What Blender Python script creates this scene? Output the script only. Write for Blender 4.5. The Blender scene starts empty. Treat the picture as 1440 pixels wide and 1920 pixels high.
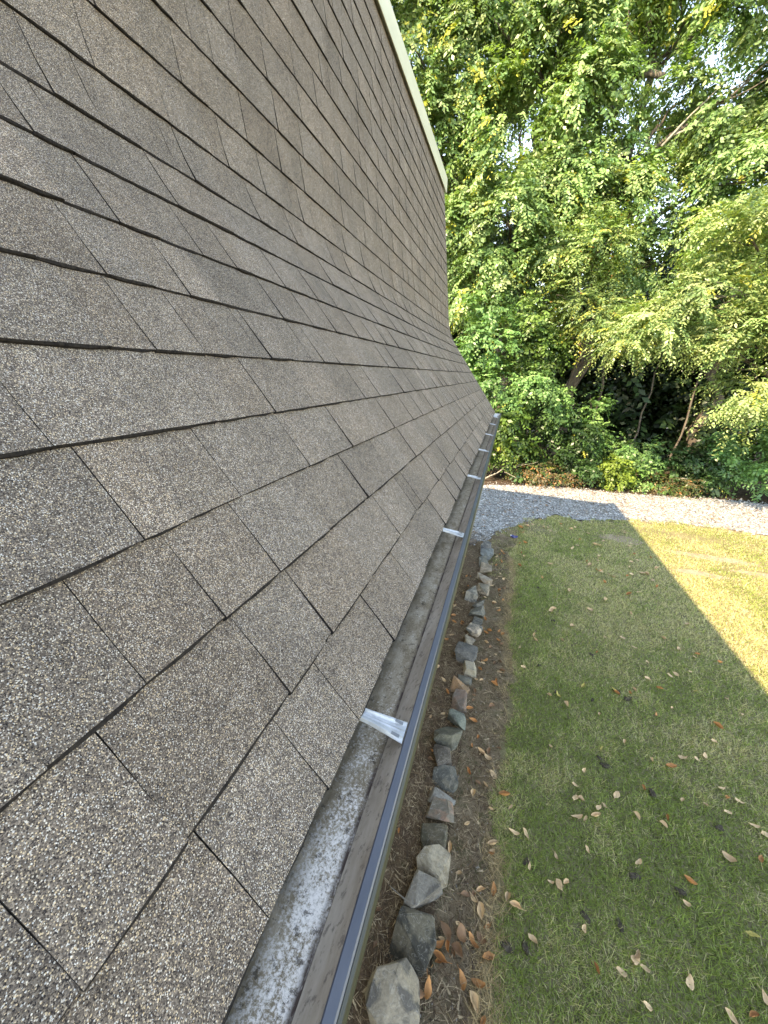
import bpy, bmesh, math, random
import numpy as np
from mathutils import Vector, Matrix

random.seed(7)
rng = np.random.default_rng(11)
R = math.radians
scene = bpy.context.scene
COL = scene.collection

# ------------------------------------------------------------------ camera
cam_d = bpy.data.cameras.new('camera')
cam = bpy.data.objects.new('camera', cam_d)
COL.objects.link(cam)
cx = Vector((0.95315, 0.29850, 0.04904)); cu = Vector((-0.14829, 0.31974, 0.93583)); cf = Vector((-0.26367, 0.89926, -0.34902))
EYE = Vector((0, 0, 3.3))
cam.matrix_world = Matrix(((cx.x, cu.x, -cf.x, EYE.x), (cx.y, cu.y, -cf.y, EYE.y), (cx.z, cu.z, -cf.z, EYE.z), (0, 0, 0, 1)))
cam_d.sensor_fit = 'HORIZONTAL'; cam_d.sensor_width = 36; cam_d.lens = 18.0
cam_d.clip_start = 0.02; cam_d.clip_end = 3000
scene.camera = cam

# ------------------------------------------------------------------ sky, sun, exposure
SUN_ELEV, SUN_AZ = R(38.7), R(219.8)
world = bpy.data.worlds.new('World'); scene.world = world; world.use_nodes = True
wn = world.node_tree; bg = wn.nodes['Background']
sky = wn.nodes.new('ShaderNodeTexSky'); sky.sky_type = 'NISHITA'; sky.sun_disc = False
sky.sun_elevation = SUN_ELEV; sky.sun_rotation = SUN_AZ; sky.altitude = 600; sky.air_density = 1.0; sky.dust_density = 0.1; sky.ozone_density = 2.2
wn.links.new(sky.outputs[0], bg.inputs[0]); bg.inputs[1].default_value = 0.15
sun_d = bpy.data.lights.new('sun', 'SUN'); sun = bpy.data.objects.new('sun', sun_d); COL.objects.link(sun)
sun_d.energy = 2.0; sun_d.angle = R(0.5); sun_d.color = (1.0, 0.955, 0.87)
sun.rotation_euler = Vector((0.4993, 0.5999, -0.6252)).to_track_quat('-Z', 'Y').to_euler()
sun.location = (-20, -20, 30)
vs = scene.view_settings
scene.display_settings.display_device = 'sRGB'
vs.view_transform = 'Standard'; vs.look = 'None'; vs.gamma = 1.0; vs.use_curve_mapping = False
vs.exposure = 2.95
vs.use_white_balance = True; vs.white_balance_temperature = 10300; vs.white_balance_tint = 15
scene.cycles.max_bounces = 8; scene.cycles.transparent_max_bounces = 4

# ------------------------------------------------------------------ helpers
def tag(o, label=None, cat=None, group=None, kind=None):
    if label: o['label'] = label
    if cat: o['category'] = cat
    if group: o['group'] = group
    if kind: o['kind'] = kind
    return o

def mesh_np(name, verts, faces, mats=(), fcol=None, smooth=False):
    """verts (N,3), faces (M,k) arrays -> mesh; fcol (M,3) is a colour for every face"""
    me = bpy.data.meshes.new(name)
    verts = np.asarray(verts, np.float32); faces = np.asarray(faces, np.int32)
    k = faces.shape[1]; m = len(faces)
    me.vertices.add(len(verts)); me.vertices.foreach_set('co', verts.ravel())
    me.loops.add(m * k); me.loops.foreach_set('vertex_index', faces.ravel())
    me.polygons.add(m)
    me.polygons.foreach_set('loop_start', np.arange(0, m * k, k, dtype=np.int32))
    if fcol is not None:
        a = me.attributes.new('tint', 'FLOAT_COLOR', 'FACE')
        c = np.ones((m, 4), np.float32); c[:, :3] = fcol
        a.data.foreach_set('color', c.ravel())
    for mm in mats: me.materials.append(mm)
    me.update(calc_edges=True)
    me.polygons.foreach_set('use_smooth', np.full(m, smooth))
    me.validate()
    return me

def mesh_py(name, verts, faces, mats=(), smooth=False):
    me = bpy.data.meshes.new(name); me.from_pydata([tuple(v) for v in verts], [], faces); me.update()
    for mm in mats: me.materials.append(mm)
    if smooth:
        for p in me.polygons: p.use_smooth = True
    return me

def obj(name, me, parent=None, loc=None):
    o = bpy.data.objects.new(name, me); COL.objects.link(o)
    if parent: o.parent = parent
    if loc is not None: o.location = loc
    return o

def empty(name, loc=(0, 0, 0)):
    o = bpy.data.objects.new(name, None); COL.objects.link(o); o.location = loc; o.empty_display_size = .2
    return o

class NT:
    def __init__(s, name):
        s.m = bpy.data.materials.new(name); s.m.use_nodes = True
        s.t = s.m.node_tree; s.n = s.t.nodes; s.b = s.n['Principled BSDF']; s.out = s.n['Material Output']
    def new(s, typ, **kw):
        n = s.n.new('ShaderNode' + typ)
        for k, v in kw.items():
            if k.startswith('i_'): n.inputs[k[2:].replace('_', ' ')].default_value = v
            else: setattr(n, k, v)
        return n
    def link(s, a, b): s.t.links.new(a, b)
    def pos(s, scale=(1, 1, 1)):
        g = s.new('NewGeometry'); mp = s.new('Mapping'); mp.inputs['Scale'].default_value = scale
        s.link(g.outputs['Position'], mp.inputs['Vector']); return mp.outputs[0]
    def noise(s, vec, scale, detail=4, rough=.6, dist=0):
        n = s.new('TexNoise'); n.inputs['Scale'].default_value = scale; n.inputs['Detail'].default_value = detail
        n.inputs['Roughness'].default_value = rough; n.inputs['Distortion'].default_value = dist
        s.link(vec, n.inputs['Vector']); return n.outputs['Fac']
    def ramp(s, fac, stops, interp='LINEAR'):
        r = s.new('ValToRGB'); r.color_ramp.interpolation = interp
        e = r.color_ramp.elements
        while len(e) < len(stops): e.new(.5)
        for el, (p, c) in zip(e, stops):
            el.position = p; el.color = (*c, 1) if hasattr(c, '__len__') else (c, c, c, 1)
        s.link(fac, r.inputs[0]); return r.outputs[0]
    def mix(s, fac, a, b, mode='MIX'):
        m = s.new('MixRGB', blend_type=mode)
        for sock, v in zip(m.inputs, (fac, a, b)):
            if hasattr(v, 'links') or hasattr(v, 'is_linked'): s.link(v, sock)
            elif hasattr(v, '__len__'): sock.default_value = (*v, 1)
            else: sock.default_value = v
        return m.outputs[0]
    def math(s, op, a, b=0.0):
        m = s.new('Math', operation=op)
        for sock, v in zip(m.inputs, (a, b)):
            if hasattr(v, 'is_linked'): s.link(v, sock)
            else: sock.default_value = v
        return m.outputs[0]
    def tint(s):
        a = s.new('Attribute'); a.attribute_name = 'tint'; return a.outputs['Color']
    def bump(s, h, strength=.5, dist=.01):
        b = s.new('Bump'); b.inputs['Strength'].default_value = strength; b.inputs['Distance'].default_value = dist
        s.link(h, b.inputs['Height']); s.link(b.outputs[0], s.b.inputs['Normal'])
    def col(s, c):
        if hasattr(c, 'is_linked'): s.link(c, s.b.inputs['Base Color'])
        else: s.b.inputs['Base Color'].default_value = (*c, 1)
    def rough(s, r, spec=.5, metal=0):
        if hasattr(r, 'is_linked'): s.link(r, s.b.inputs['Roughness'])
        else: s.b.inputs['Roughness'].default_value = r
        s.b.inputs['Specular IOR Level'].default_value = spec; s.b.inputs['Metallic'].default_value = metal

def vnoise(x, y, seed=0):
    """smooth 2-d value noise, 0..1"""
    g = np.random.default_rng(seed).random((64, 64))
    xi = np.floor(x).astype(int); yi = np.floor(y).astype(int)
    fx = x - xi; fy = y - yi; fx = fx * fx * (3 - 2 * fx); fy = fy * fy * (3 - 2 * fy)
    a = g[xi % 64, yi % 64]; b = g[(xi + 1) % 64, yi % 64]; c = g[xi % 64, (yi + 1) % 64]; d = g[(xi + 1) % 64, (yi + 1) % 64]
    return (a * (1 - fx) + b * fx) * (1 - fy) + (c * (1 - fx) + d * fx) * fy
def fbm(x, y, seed=0):
    return (vnoise(x, y, seed) * .55 + vnoise(x * 2.1 + 7, y * 2.1 + 3, seed + 1) * .28 + vnoise(x * 4.7 + 1, y * 4.7 + 9, seed + 2) * .17)

# ------------------------------------------------------------------ materials
def mat_shingle():
    m = NT('shingle_granules'); p = m.pos()
    def cells(scale, shift):
        v = m.new('TexVoronoi'); v.inputs['Scale'].default_value = scale
        mp = m.new('Mapping'); mp.inputs['Location'].default_value = (shift, shift * .7, shift * 1.3); m.link(p, mp.inputs[0]); m.link(mp.outputs[0], v.inputs['Vector'])
        sp = m.new('SeparateColor'); m.link(v.outputs['Color'], sp.inputs[0]); return v, sp
    v, sep = cells(980, 0)
    a = m.ramp(sep.outputs[0], [(0, (.030, .026, .026)), (.13, (.076, .064, .057)), (.36, (.128, .109, .094)), (.62, (.180, .154, .131)), (.80, (.255, .218, .182)),
                                (.90, (.46, .375, .27)), (.95, (.46, .45, .43))], 'CONSTANT')
    # larger round chips of cream and pale grey lying on top
    v2, sep2 = cells(620, 3.3)
    chip = m.math('MULTIPLY', m.math('LESS_THAN', v2.outputs['Distance'], .40), m.math('GREATER_THAN', sep2.outputs[0], .77))
    cc = m.ramp(sep2.outputs[1], [(0, (.58, .46, .31)), (.4, (.60, .56, .49)), (.7, (.50, .52, .52)), (.88, (.80, .78, .72))], 'CONSTANT')
    a = m.mix(m.math('MULTIPLY', chip, .85), a, cc)
    n1 = m.noise(p, 55, 3); n2 = m.noise(p, 6, 3)
    cl = m.ramp(n1, [(.30, .80), (.70, 1.16)]); c2 = m.ramp(n2, [(.3, .86), (.7, 1.12)])
    c = m.mix(1, a, cl, 'MULTIPLY'); c = m.mix(1, c, c2, 'MULTIPLY'); c = m.mix(1, c, m.tint(), 'MULTIPLY'); c = m.mix(1, c, (1.13, 1.07, 1.02), 'MULTIPLY')
    m.col(c); m.rough(.9, .2)
    h = m.math('MULTIPLY', v.outputs['Distance'], -1.0)
    h = m.math('ADD', h, m.math('MULTIPLY', sep.outputs[1], .4)); h = m.math('ADD', h, m.math('MULTIPLY', chip, .6))
    m.bump(h, .7, .0013)
    return m.m
M_SH = mat_shingle()
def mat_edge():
    m = NT('shingle_cut_edge_shadow'); p = m.pos(); n = m.noise(p, 160, 3)
    m.col(m.ramp(n, [(.3, (.006, .005, .006)), (.7, (.028, .024, .021))])); m.rough(.95, .2); m.bump(n, .8, .003); return m.m  # bare cut asphalt, with the butt shadow put into its near-black colour
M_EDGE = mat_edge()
def simple(name, c1, c2, scale, rough=.7, spec=.4, metal=0, bump=.2, bd=.004, stretch=(1, 1, 1), detail=5):
    m = NT(name); p = m.pos(stretch); n = m.noise(p, scale, detail)
    m.col(m.ramp(n, [(.3, c1), (.7, c2)])); m.rough(rough, spec, metal)
    if bump: m.bump(n, bump, bd)
    return m.m
M_DECK = simple('roof_underlay', (.02, .02, .02), (.04, .038, .035), 30, .95)
M_TRIM = simple('beige_painted_trim', (.50, .50, .38), (.60, .60, .47), 9, .45, .5, 0, .05, .002, (1, .25, 1))
M_RAKE = simple('rake_drip_edge', (.20, .19, .14), (.30, .28, .21), 12, .5)
M_FASCIA = simple('brown_fascia', (.10, .075, .05), (.16, .12, .08), 14, .6, .4, 0, .1, .002, (1, .15, 1))
M_WALL = simple('tan_siding', (.34, .30, .23), (.42, .37, .29), 6, .8)
M_MEMB = simple('flat_roof_membrane', (.25, .25, .24), (.34, .34, .33), 3, .9)
M_BARK = simple('bark', (.055, .045, .036), (.17, .145, .12), 9, .95, .2, 0, .9, .03, (1, 1, .22))
M_TWIG = simple('pale_twig', (.16, .14, .11), (.34, .31, .26), 25, .9, .2, 0, .3, .004)

def mat_gutter_floor():
    m = NT('gutter_floor_stained'); p = m.pos(); ps = m.pos((1, .4, 1))
    sp = m.noise(p, 230, 8, .8, .3); big = m.noise(p, 22, 6, .7, .4); mid = m.noise(ps, 45, 6, .72, .2)
    base = m.ramp(m.math('ADD', m.math('MULTIPLY', mid, .6), m.math('MULTIPLY', sp, .4)), [(.34, (.14, .102, .062)), (.46, (.28, .215, .142)), (.56, (.39, .315, .225)), (.68, (.54, .455, .35))])
    # white oxidised film: thick towards the near end of the run, thin beyond
    g = m.new('NewGeometry'); sx = m.new('SeparateXYZ'); m.link(g.outputs['Position'], sx.inputs[0])
    yy = m.new('MapRange'); yy.inputs['From Min'].default_value = .62; yy.inputs['From Max'].default_value = .22; m.link(sx.outputs['Y'], yy.inputs['Value'])
    xx = m.new('MapRange'); xx.inputs['From Min'].default_value = -.185; xx.inputs['From Max'].default_value = -.145; m.link(sx.outputs['X'], xx.inputs['Value'])
    amt = m.math('MULTIPLY', yy.outputs[0], m.math('ADD', m.math('MULTIPLY', xx.outputs[0], .8), .2))
    f = m.math('ADD', m.math('MULTIPLY', amt, .34), m.math('ADD', m.math('MULTIPLY', big, .7), m.math('ADD', m.math('MULTIPLY', sp, 1.9), m.math('MULTIPLY', mid, .5))))
    f = m.math('SUBTRACT', f, 1.20)
    fr = m.ramp(f, [(.52, 0.0), (.66, .6), (.80, 1.0)])
    c = m.mix(fr, base, (.82, .74, .65))
    blot = m.ramp(m.noise(p, 75, 7, .8), [(.56, 0.0), (.61, 1.0)])
    c = m.mix(m.math('MULTIPLY', blot, .8), c, (.060, .046, .036))
    # dark algae band beside the shingle edge
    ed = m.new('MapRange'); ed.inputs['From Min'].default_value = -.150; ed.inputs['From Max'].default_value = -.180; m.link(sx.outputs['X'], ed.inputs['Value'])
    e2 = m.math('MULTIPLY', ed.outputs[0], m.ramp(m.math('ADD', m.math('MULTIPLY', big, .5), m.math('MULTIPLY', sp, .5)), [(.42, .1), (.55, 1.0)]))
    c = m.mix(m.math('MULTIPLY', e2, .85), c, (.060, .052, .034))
    # dried sludge line at the foot of the front wall
    fd = m.new('MapRange'); fd.inputs['From Min'].default_value = -.1215; fd.inputs['From Max'].default_value = -.1150; m.link(sx.outputs['X'], fd.inputs['Value'])
    c = m.mix(m.math('MULTIPLY', fd.outputs[0], m.ramp(mid, [(.4, .3), (.55, 1.0)])), c, (.075, .052, .043))
    m.col(c); m.rough(.95, .08); m.bump(sp, .4, .002)
    return m.m
M_GFLOOR = mat_gutter_floor()
def mat_gutter_wall():
    m = NT('gutter_inner_wall'); ps = m.pos((1, .3, .5)); p = m.pos()
    c = m.ramp(m.noise(ps, 22, 6, .7), [(.3, (.33, .25, .18)), (.5, (.50, .405, .31)), (.72, (.66, .56, .45))])
    d = m.ramp(m.noise(p, 70, 4, .7), [(.55, 0.0), (.66, 1.0)])
    c = m.mix(m.math('MULTIPLY', d, .6), c, (.07, .05, .045))
    m.col(c); m.rough(.75, .35); return m.m
M_GWALL = mat_gutter_wall()
def mat_lip():
    m = NT('gutter_lip_satin'); p = m.pos((1, .3, 1)); n = m.noise(p, 30, 5)
    m.col(m.ramp(n, [(.3, (.055, .063, .078)), (.7, (.085, .094, .112))])); m.rough(m.ramp(n, [(.3, .34), (.7, .50)]), .5)
    return m.m
M_LIP = mat_lip()
M_GOUT = simple('gutter_olive_face', (.036, .036, .024), (.055, .054, .036), 12, .4, .5, 0, .04, .002, (1, .2, 1))
M_GALV = simple('galvanised_steel', (.36, .37, .37), (.56, .57, .56), 70, .45, .5, .45, .12, .001)
M_SLOT = simple('galvanised_slot', (.16, .17, .18), (.22, .23, .24), 60, .5, .4, .4, 0)

def mat_tinted(name, rough=.85, spec=.25, nscale=60, namp=.5, bump=.3):
    m = NT(name); p = m.pos(); n = m.noise(p, nscale, 3)
    m.col(m.mix(1, m.tint(), m.ramp(n, [(.25, 1 - namp / 2), (.75, 1 + namp / 2)]), 'MULTIPLY')); m.rough(rough, spec)
    if bump: m.bump(n, bump, .003)
    return m.m
def mat_leaf(name, rough=.40, spec=.5, trans=.28):
    m = NT(name)
    t = m.tint(); m.col(t); m.rough(rough, spec)
    tr = m.new('BsdfTranslucent'); tc = m.mix(1, t, (1.2, 1.35, .45), 'MULTIPLY'); m.link(tc, tr.inputs[0])
    mx = m.new('MixShader'); mx.inputs[0].default_value = trans
    m.link(m.b.outputs[0], mx.inputs[1]); m.link(tr.outputs[0], mx.inputs[2]); m.link(mx.outputs[0], m.out.inputs[0])
    return m.m
M_LEAF = mat_leaf('tree_leaf'); M_GRASS = mat_leaf('grass_blade', .6, .3, .3)
M_GRAVELSTONE = mat_tinted('gravel_stone', .85, .3, 90, .4)
M_STRAW = mat_tinted('dry_straw', .85, .2, 40, .4, 0)

def mat_soil(name, stops, sc1=5, sc2=60, patch=None):
    m = NT(name); p = m.pos(); n1 = m.noise(p, sc1, 6, .7); n2 = m.noise(p, sc2, 5, .75)
    f = m.math('ADD', m.math('MULTIPLY', n1, .5), m.math('MULTIPLY', n2, .5))
    c = m.ramp(f, stops)
    if patch:
        k = m.ramp(m.noise(p, patch[0], 5, .7, .4), [(patch[1], 0.0), (patch[1] + .12, 1.0)])
        c = m.mix(m.math('MULTIPLY', k, patch[3]), c, patch[2])
    m.col(c); m.rough(.95, .15); m.bump(f, .9, .02); return m.m
M_GROUND = mat_soil('forest_floor', [(.3, (.022, .016, .011)), (.5, (.06, .042, .028)), (.7, (.14, .10, .066))], 3, 40)
M_BED = mat_soil('mulch_soil', [(.3, (.05, .033, .021)), (.5, (.135, .088, .056)), (.68, (.25, .175, .115))], 6, 90, (9, .55, (.06, .065, .022), .6))
M_STRIP = mat_soil('pale_dirt_strip', [(.3, (.09, .064, .038)), (.5, (.21, .155, .098)), (.68, (.36, .28, .19))], 6, 80, (6, .50, (.055, .06, .022), .75))
M_LAWN = mat_soil('lawn_thatch', [(.3, (.09, .08, .04)), (.5, (.19, .165, .085)), (.7, (.32, .27, .15))], 2.5, 90)
def mat_gravel():
    m = NT('gravel_bed'); p = m.pos(); v = m.new('TexVoronoi'); v.inputs['Scale'].default_value = 34; m.link(p, v.inputs['Vector'])
    sep = m.new('SeparateColor'); m.link(v.outputs['Color'], sep.inputs[0])
    c = m.ramp(sep.outputs[0], [(0, (.07, .066, .06)), (.3, (.17, .165, .155)), (.65, (.30, .30, .29)), (.9, (.45, .45, .43))])
    k = m.ramp(m.noise(p, 3, 5, .7), [(.50, 0.0), (.66, 1.0)])
    c = m.mix(m.math('MULTIPLY', k, .5), c, (.20, .15, .10))
    m.col(c); m.rough(.9, .25); m.bump(m.math('MULTIPLY', v.outputs['Distance'], -1), .9, .02); return m.m
M_GRAVEL = mat_gravel()

# ------------------------------------------------------------------ the setting: ground sheets
g = tag(obj('ground', mesh_py('ground', [(-900, -900, 0), (900, -900, 0), (900, 900, 0), (-900, 900, 0)], [(0, 1, 2, 3)], [M_GROUND])), 'brown leaf littered ground under the trees and house', 'ground', kind='structure')

def sheet(name, pts, z, mat, label, cat, step=.25, jit=.05, seed=1):
    """closed outline with a wandering edge"""
    r = random.Random(seed); out = []
    for i, a in enumerate(pts):
        b = pts[(i + 1) % len(pts)]; n = max(1, int(math.hypot(b[0] - a[0], b[1] - a[1]) / step))
        n = min(n, 90)
        for k in range(n):
            t = k / n; out.append((a[0] + (b[0] - a[0]) * t + r.uniform(-jit, jit), a[1] + (b[1] - a[1]) * t + r.uniform(-jit, jit), z))
    bm = bmesh.new(); vs_ = [bm.verts.new(p) for p in out]
    es = [bm.edges.new((vs_[i], vs_[(i + 1) % len(vs_)])) for i in range(len(vs_))]
    bmesh.ops.triangle_fill(bm, use_beauty=True, edges=es)
    for f in bm.faces:
        if f.normal.z < 0: f.normal_flip()
    me = bpy.data.meshes.new(name); bm.to_mesh(me); bm.free(); me.materials.append(mat)
    return tag(obj(name, me), label, cat, kind='structure')

LAWN_L = [(.37, 1.18), (.40, 1.41), (.42, 1.67), (.39, 1.98), (.38, 2.37), (.41, 2.72), (.48, 3.23), (.52, 4.04), (.46, 4.78), (.53, 6.01), (.58, 6.61), (.45, 7.24), (.62, 8.03)]
GRAV_N = [(-.28, 7.55), (.02, 7.67), (.21, 8.37), (.79, 9.19), (1.32, 9.81), (1.61, 10.19), (2.13, 9.94), (3.27, 10.54), (4.47, 10.84), (5.58, 10.89), (6.43, 10.84)]
GRAV_F = [(-.31, 12.16), (1.75, 13.06), (3.47, 13.15), (4.72, 13.41), (6.66, 14.0), (8.04, 14.1)]
sheet('soil_bed', [(-.80, -9), (.05, -9), (.05, 7.7), (-.3, 7.9), (-.80, 7.9)], .004, M_BED, 'brown mulched soil bed between the house and the edging stones', 'soil bed', .3, .03, 2)
sheet('dirt_strip', [(.05, -9), (.75, -9), (.75, 8.1), (.9, 9.4), (.15, 8.4), (.05, 7.8)], .008, M_STRIP, 'pale dirt and moss strip between edging stones and lawn', 'dirt strip', .3, .03, 3)
sheet('lawn', [(.33, -9), (26, -9), (26, 11.5), (8, 11.2)] + GRAV_N[::-1][0:7] + [(1.30, 9.75), (.85, 9.15)] + LAWN_L[::-1], .012, M_LAWN, 'mown lawn of green and straw coloured grass beside the house', 'lawn', .2, .045, 4)
sheet('gravel_path', [(-9, 7.6), (-.9, 7.6)] + GRAV_N + [(10, 11.2), (26, 11.6), (26, 16), (12, 14.9)] + GRAV_F[::-1] + [(-2, 11.6), (-9, 11.4)], .016, M_GRAVEL, 'pale gravel path crossing between the lawn and the trees', 'path', .2, .06, 5)

M_BARE = mat_soil('bare_sandy_soil', [(.3, (.16, .115, .075)), (.5, (.30, .225, .15)), (.68, (.42, .33, .23))], 7, 60)
BARE = [(2.87, 9.06, .48, .24, 'bare pinkish soil patch in the shaded lawn near the gravel'), (4.5, 8.75, .9, .16, 'long bare sandy streak in the sunlit lawn, farther one'), (5.3, 8.25, .8, .15, 'long bare sandy streak in the sunlit lawn at the right edge'), (3.9, 7.83, .45, .11, 'small bare sandy streak near the shadow line')]
for i, (bx, by, rx, ry, lab) in enumerate(BARE):
    rq = random.Random(i + 3)
    sheet('bare_patch', [(bx + rx * math.cos(q * .35) * rq.uniform(.75, 1.15), by + ry * math.sin(q * .35) * rq.uniform(.7, 1.2)) for q in range(18)], .0145, M_BARE, lab, 'bare soil', .08, .015, 30 + i)
lawn_x = lambda y: np.interp(y, [p[1] for p in LAWN_L], [p[0] for p in LAWN_L])
grav_n = lambda x: np.interp(x, [p[0] for p in GRAV_N] + [10, 26], [p[1] for p in GRAV_N] + [11.2, 11.6])
grav_f = lambda x: np.interp(x, [-9, -2] + [p[0] for p in GRAV_F] + [12, 26], [11.4, 11.6] + [p[1] for p in GRAV_F] + [14.9, 16])

# ------------------------------------------------------------------ the house
L_END, Y_BACK = 6.36, -9.0
EXPO = 0.143
def build_profile():
    """arc-length profile of the flared mansard slope: (s, x, z, angle)"""
    ds = .005; s = np.arange(-0.05, 3.40, ds)
    t = np.clip((s - 1.12) / (1.62 - 1.12), 0, 1); t = t * t * (3 - 2 * t)
    ang = np.radians(52.6 + (81.8 - 52.6) * t)
    x = np.cumsum(-np.cos(ang) * ds); z = np.cumsum(np.sin(ang) * ds)
    i0 = np.argmin(abs(s)); x += -.164 - x[i0]; z += 2.750 - z[i0]
    return s, x, z, ang
PS, PX, PZ, PA = build_profile()
def prof(s, off=0.0):
    x = np.interp(s, PS, PX); z = np.interp(s, PS, PZ); a = np.interp(s, PS, PA)
    return x + np.sin(a) * off, z + np.cos(a) * off
S_TOP = 22 * EXPO + .02

house = tag(empty('house', (-.9, L_END, 0)), 'house with steep flared grey shingle roof and long eave gutter', 'house')
HL = house.location
def part(name, me, parent=house):
    o = obj(name, me, parent)
    if parent is house: o.location = (-HL.x, -HL.y, -HL.z)
    return o
def strip_mesh(name, pts, y0, y1, mats, closed=True, ny=1):
    """cross-section pts (x,z) extruded along y"""
    n = len(pts); V = []; F = []
    for j in range(ny + 1):
        y = y0 + (y1 - y0) * j / ny
        V += [(p[0], y, p[1]) for p in pts]
    m = n if closed else n - 1
    for j in range(ny):
        for i in range(m):
            a = j * n + i; b = j * n + (i + 1) % n
            F.append((a, b, b + n, a + n))
    if closed:
        F.append(tuple(range(n))[::-1]); F.append(tuple(range(ny * n, ny * n + n)))
    return mesh_py(name, V, F, mats)
# roof deck slab following the profile
ss = np.concatenate([np.linspace(.012, 1.1, 5), np.linspace(1.15, 1.65, 12), np.linspace(1.7, S_TOP, 5)])
xo, zo = prof(ss, -.004); xi, zi = prof(ss, -.030)
roof = part('roof', strip_mesh('roof', list(zip(xo, zo)) + list(zip(xi[::-1], zi[::-1])), Y_BACK, L_END - .005, [M_DECK]))
tag(roof, 'grey brown granule shingle roof flaring out at the eave')
# body: end wall, side walls, flat top
xe, ze = prof(ss, -.034)
XB = -8.2
def prism(name, poly, y0, y1, mat): return strip_mesh(name, poly, y0, y1, [mat])
outline = [(-.62, -.2), (-.62, float(ze[0]) - .05)] + [(float(a), float(b)) for a, b in zip(xe, ze) if a < -.62] + [(XB + .6, float(ze[-1])), (XB, 2.9), (XB, -.2)]
part('gable_wall', prism('gable_wall', outline, L_END - .25, L_END - .06, M_WALL))
part('rear_wall', prism('rear_wall', outline, Y_BACK + .02, Y_BACK + .2, M_WALL))
part('side_wall', prism('side_wall', [(-.80, -.2), (-.625, -.2), (-.625, 2.72), (-.80, 2.72)], Y_BACK + .2, L_END - .25, M_WALL))
part('back_wall', prism('back_wall', [(XB, -.2), (XB + .2, -.2), (XB + .8, 5.6), (XB + .6, 5.6)], Y_BACK + .2, L_END - .25, M_WALL))
part('soffit', prism('soffit', [(-.60, 2.61), (-.225, 2.61), (-.225, 2.63), (-.60, 2.63)], Y_BACK, L_END - .06, M_FASCIA))
part('fascia', prism('fascia', [(-.222, 2.58), (-.200, 2.58), (-.200, 2.735), (-.222, 2.735)], Y_BACK, L_END - .01, M_FASCIA))
xt, zt = prof(S_TOP)
part('flat_roof', prism('flat_roof', [(XB + .6, 5.60), (float(xt) - .03, 5.60), (float(xt) - .03, 5.70), (XB + .6, 5.70)], Y_BACK, L_END - .01, M_MEMB))
# top trim: vertical band standing a little proud of the shingles, drip lip at its foot
xt = float(xt); zt = float(zt)
TB = zt + .0
part('top_trim', strip_mesh('top_trim', [(xt - .02, TB + .02), (xt + .012, TB + .0), (xt + .032, TB - .022), (xt + .036, TB - .02), (xt + .030, TB + .14), (xt + .010, TB + .158), (xt - .12, TB + .160), (xt - .12, TB + .10), (xt - .02, TB + .10)], Y_BACK, L_END + .045, [M_TRIM]))
# rake trim along the cut end
sr = np.linspace(.0, S_TOP - .01, 46)
x1, z1 = prof(sr, .006); x2, z2 = prof(sr, -.05)
part('rake_trim', strip_mesh('rake_trim', list(zip(x1, z1)) + list(zip(x2[::-1], z2[::-1])), L_END + .003, L_END + .018, [M_RAKE]))

# shingles: courses of laminated tabs, each with its own thickness, width and butt line
def tab(y0, y1, s0, thick, tone, r):
    ch = .024 if s0 < .40 else .015
    L = max(3, min(8, int((y1 - y0) / .030)))
    rows = [0.0, ch, .35, .7, 1.0]; sl = EXPO + .035
    V = []; F = []; mi = []; ys = np.linspace(y0, y1, L + 1)
    jit = [r.uniform(-.0016, .0016) for _ in ys]; lift = [r.uniform(-.0006, .0012) for _ in ys]
    jit[0] += .002; jit[-1] += .002
    for q, rr in enumerate(rows):
        for k, y in enumerate(ys):
            s = s0 + rr * sl + (jit[k] if q == 0 else 0)
            if k in (0, L): y = y + r.uniform(-.0009, .0009)
            off = thick * (1 - rr) + .0004 + (lift[k] if q < 2 else 0) - (.003 if q == 0 else 0)
            x, z = prof(s, off); V.append((float(x), float(y), float(z)))
    n = L + 1
    for q in range(len(rows) - 1):
        for k in range(L):
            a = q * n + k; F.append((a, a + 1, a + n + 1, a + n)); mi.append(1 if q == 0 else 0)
    b0 = len(V)
    for k, y in enumerate(ys):
        x, z = prof(s0 + jit[k] + .0015, -.003); V.append((float(x), float(y), float(z)))
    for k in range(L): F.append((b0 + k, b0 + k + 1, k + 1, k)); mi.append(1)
    c0 = len(V)
    for e, kk in ((0, 0), (1, L)):
        base = len(V)
        for rr in rows:
            x, z = prof(s0 + rr * sl, -.003); V.append((float(x), float(ys[kk]), float(z)))
        for q in range(len(rows) - 1):
            a = q * n + kk; b = (q + 1) * n + kk; c = base + q + 1; d = base + q
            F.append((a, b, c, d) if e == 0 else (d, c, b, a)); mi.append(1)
    return V, F, mi
tabs = []
rs = random.Random(21)
SEEN_JOINTS = {0: (-.07, .19, .446, .66, .88, 1.11, 1.375, 1.68), 1: (-.05, .179, .487, .516, .72, .977, 1.20), 2: (0, .236, .497, .687, .938, 1.19, 1.255, 1.52), 3: (.08, .333, .527, .777, 1.04), 4: (.06, .31, .585, .78, .98, 1.185)}
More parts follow.
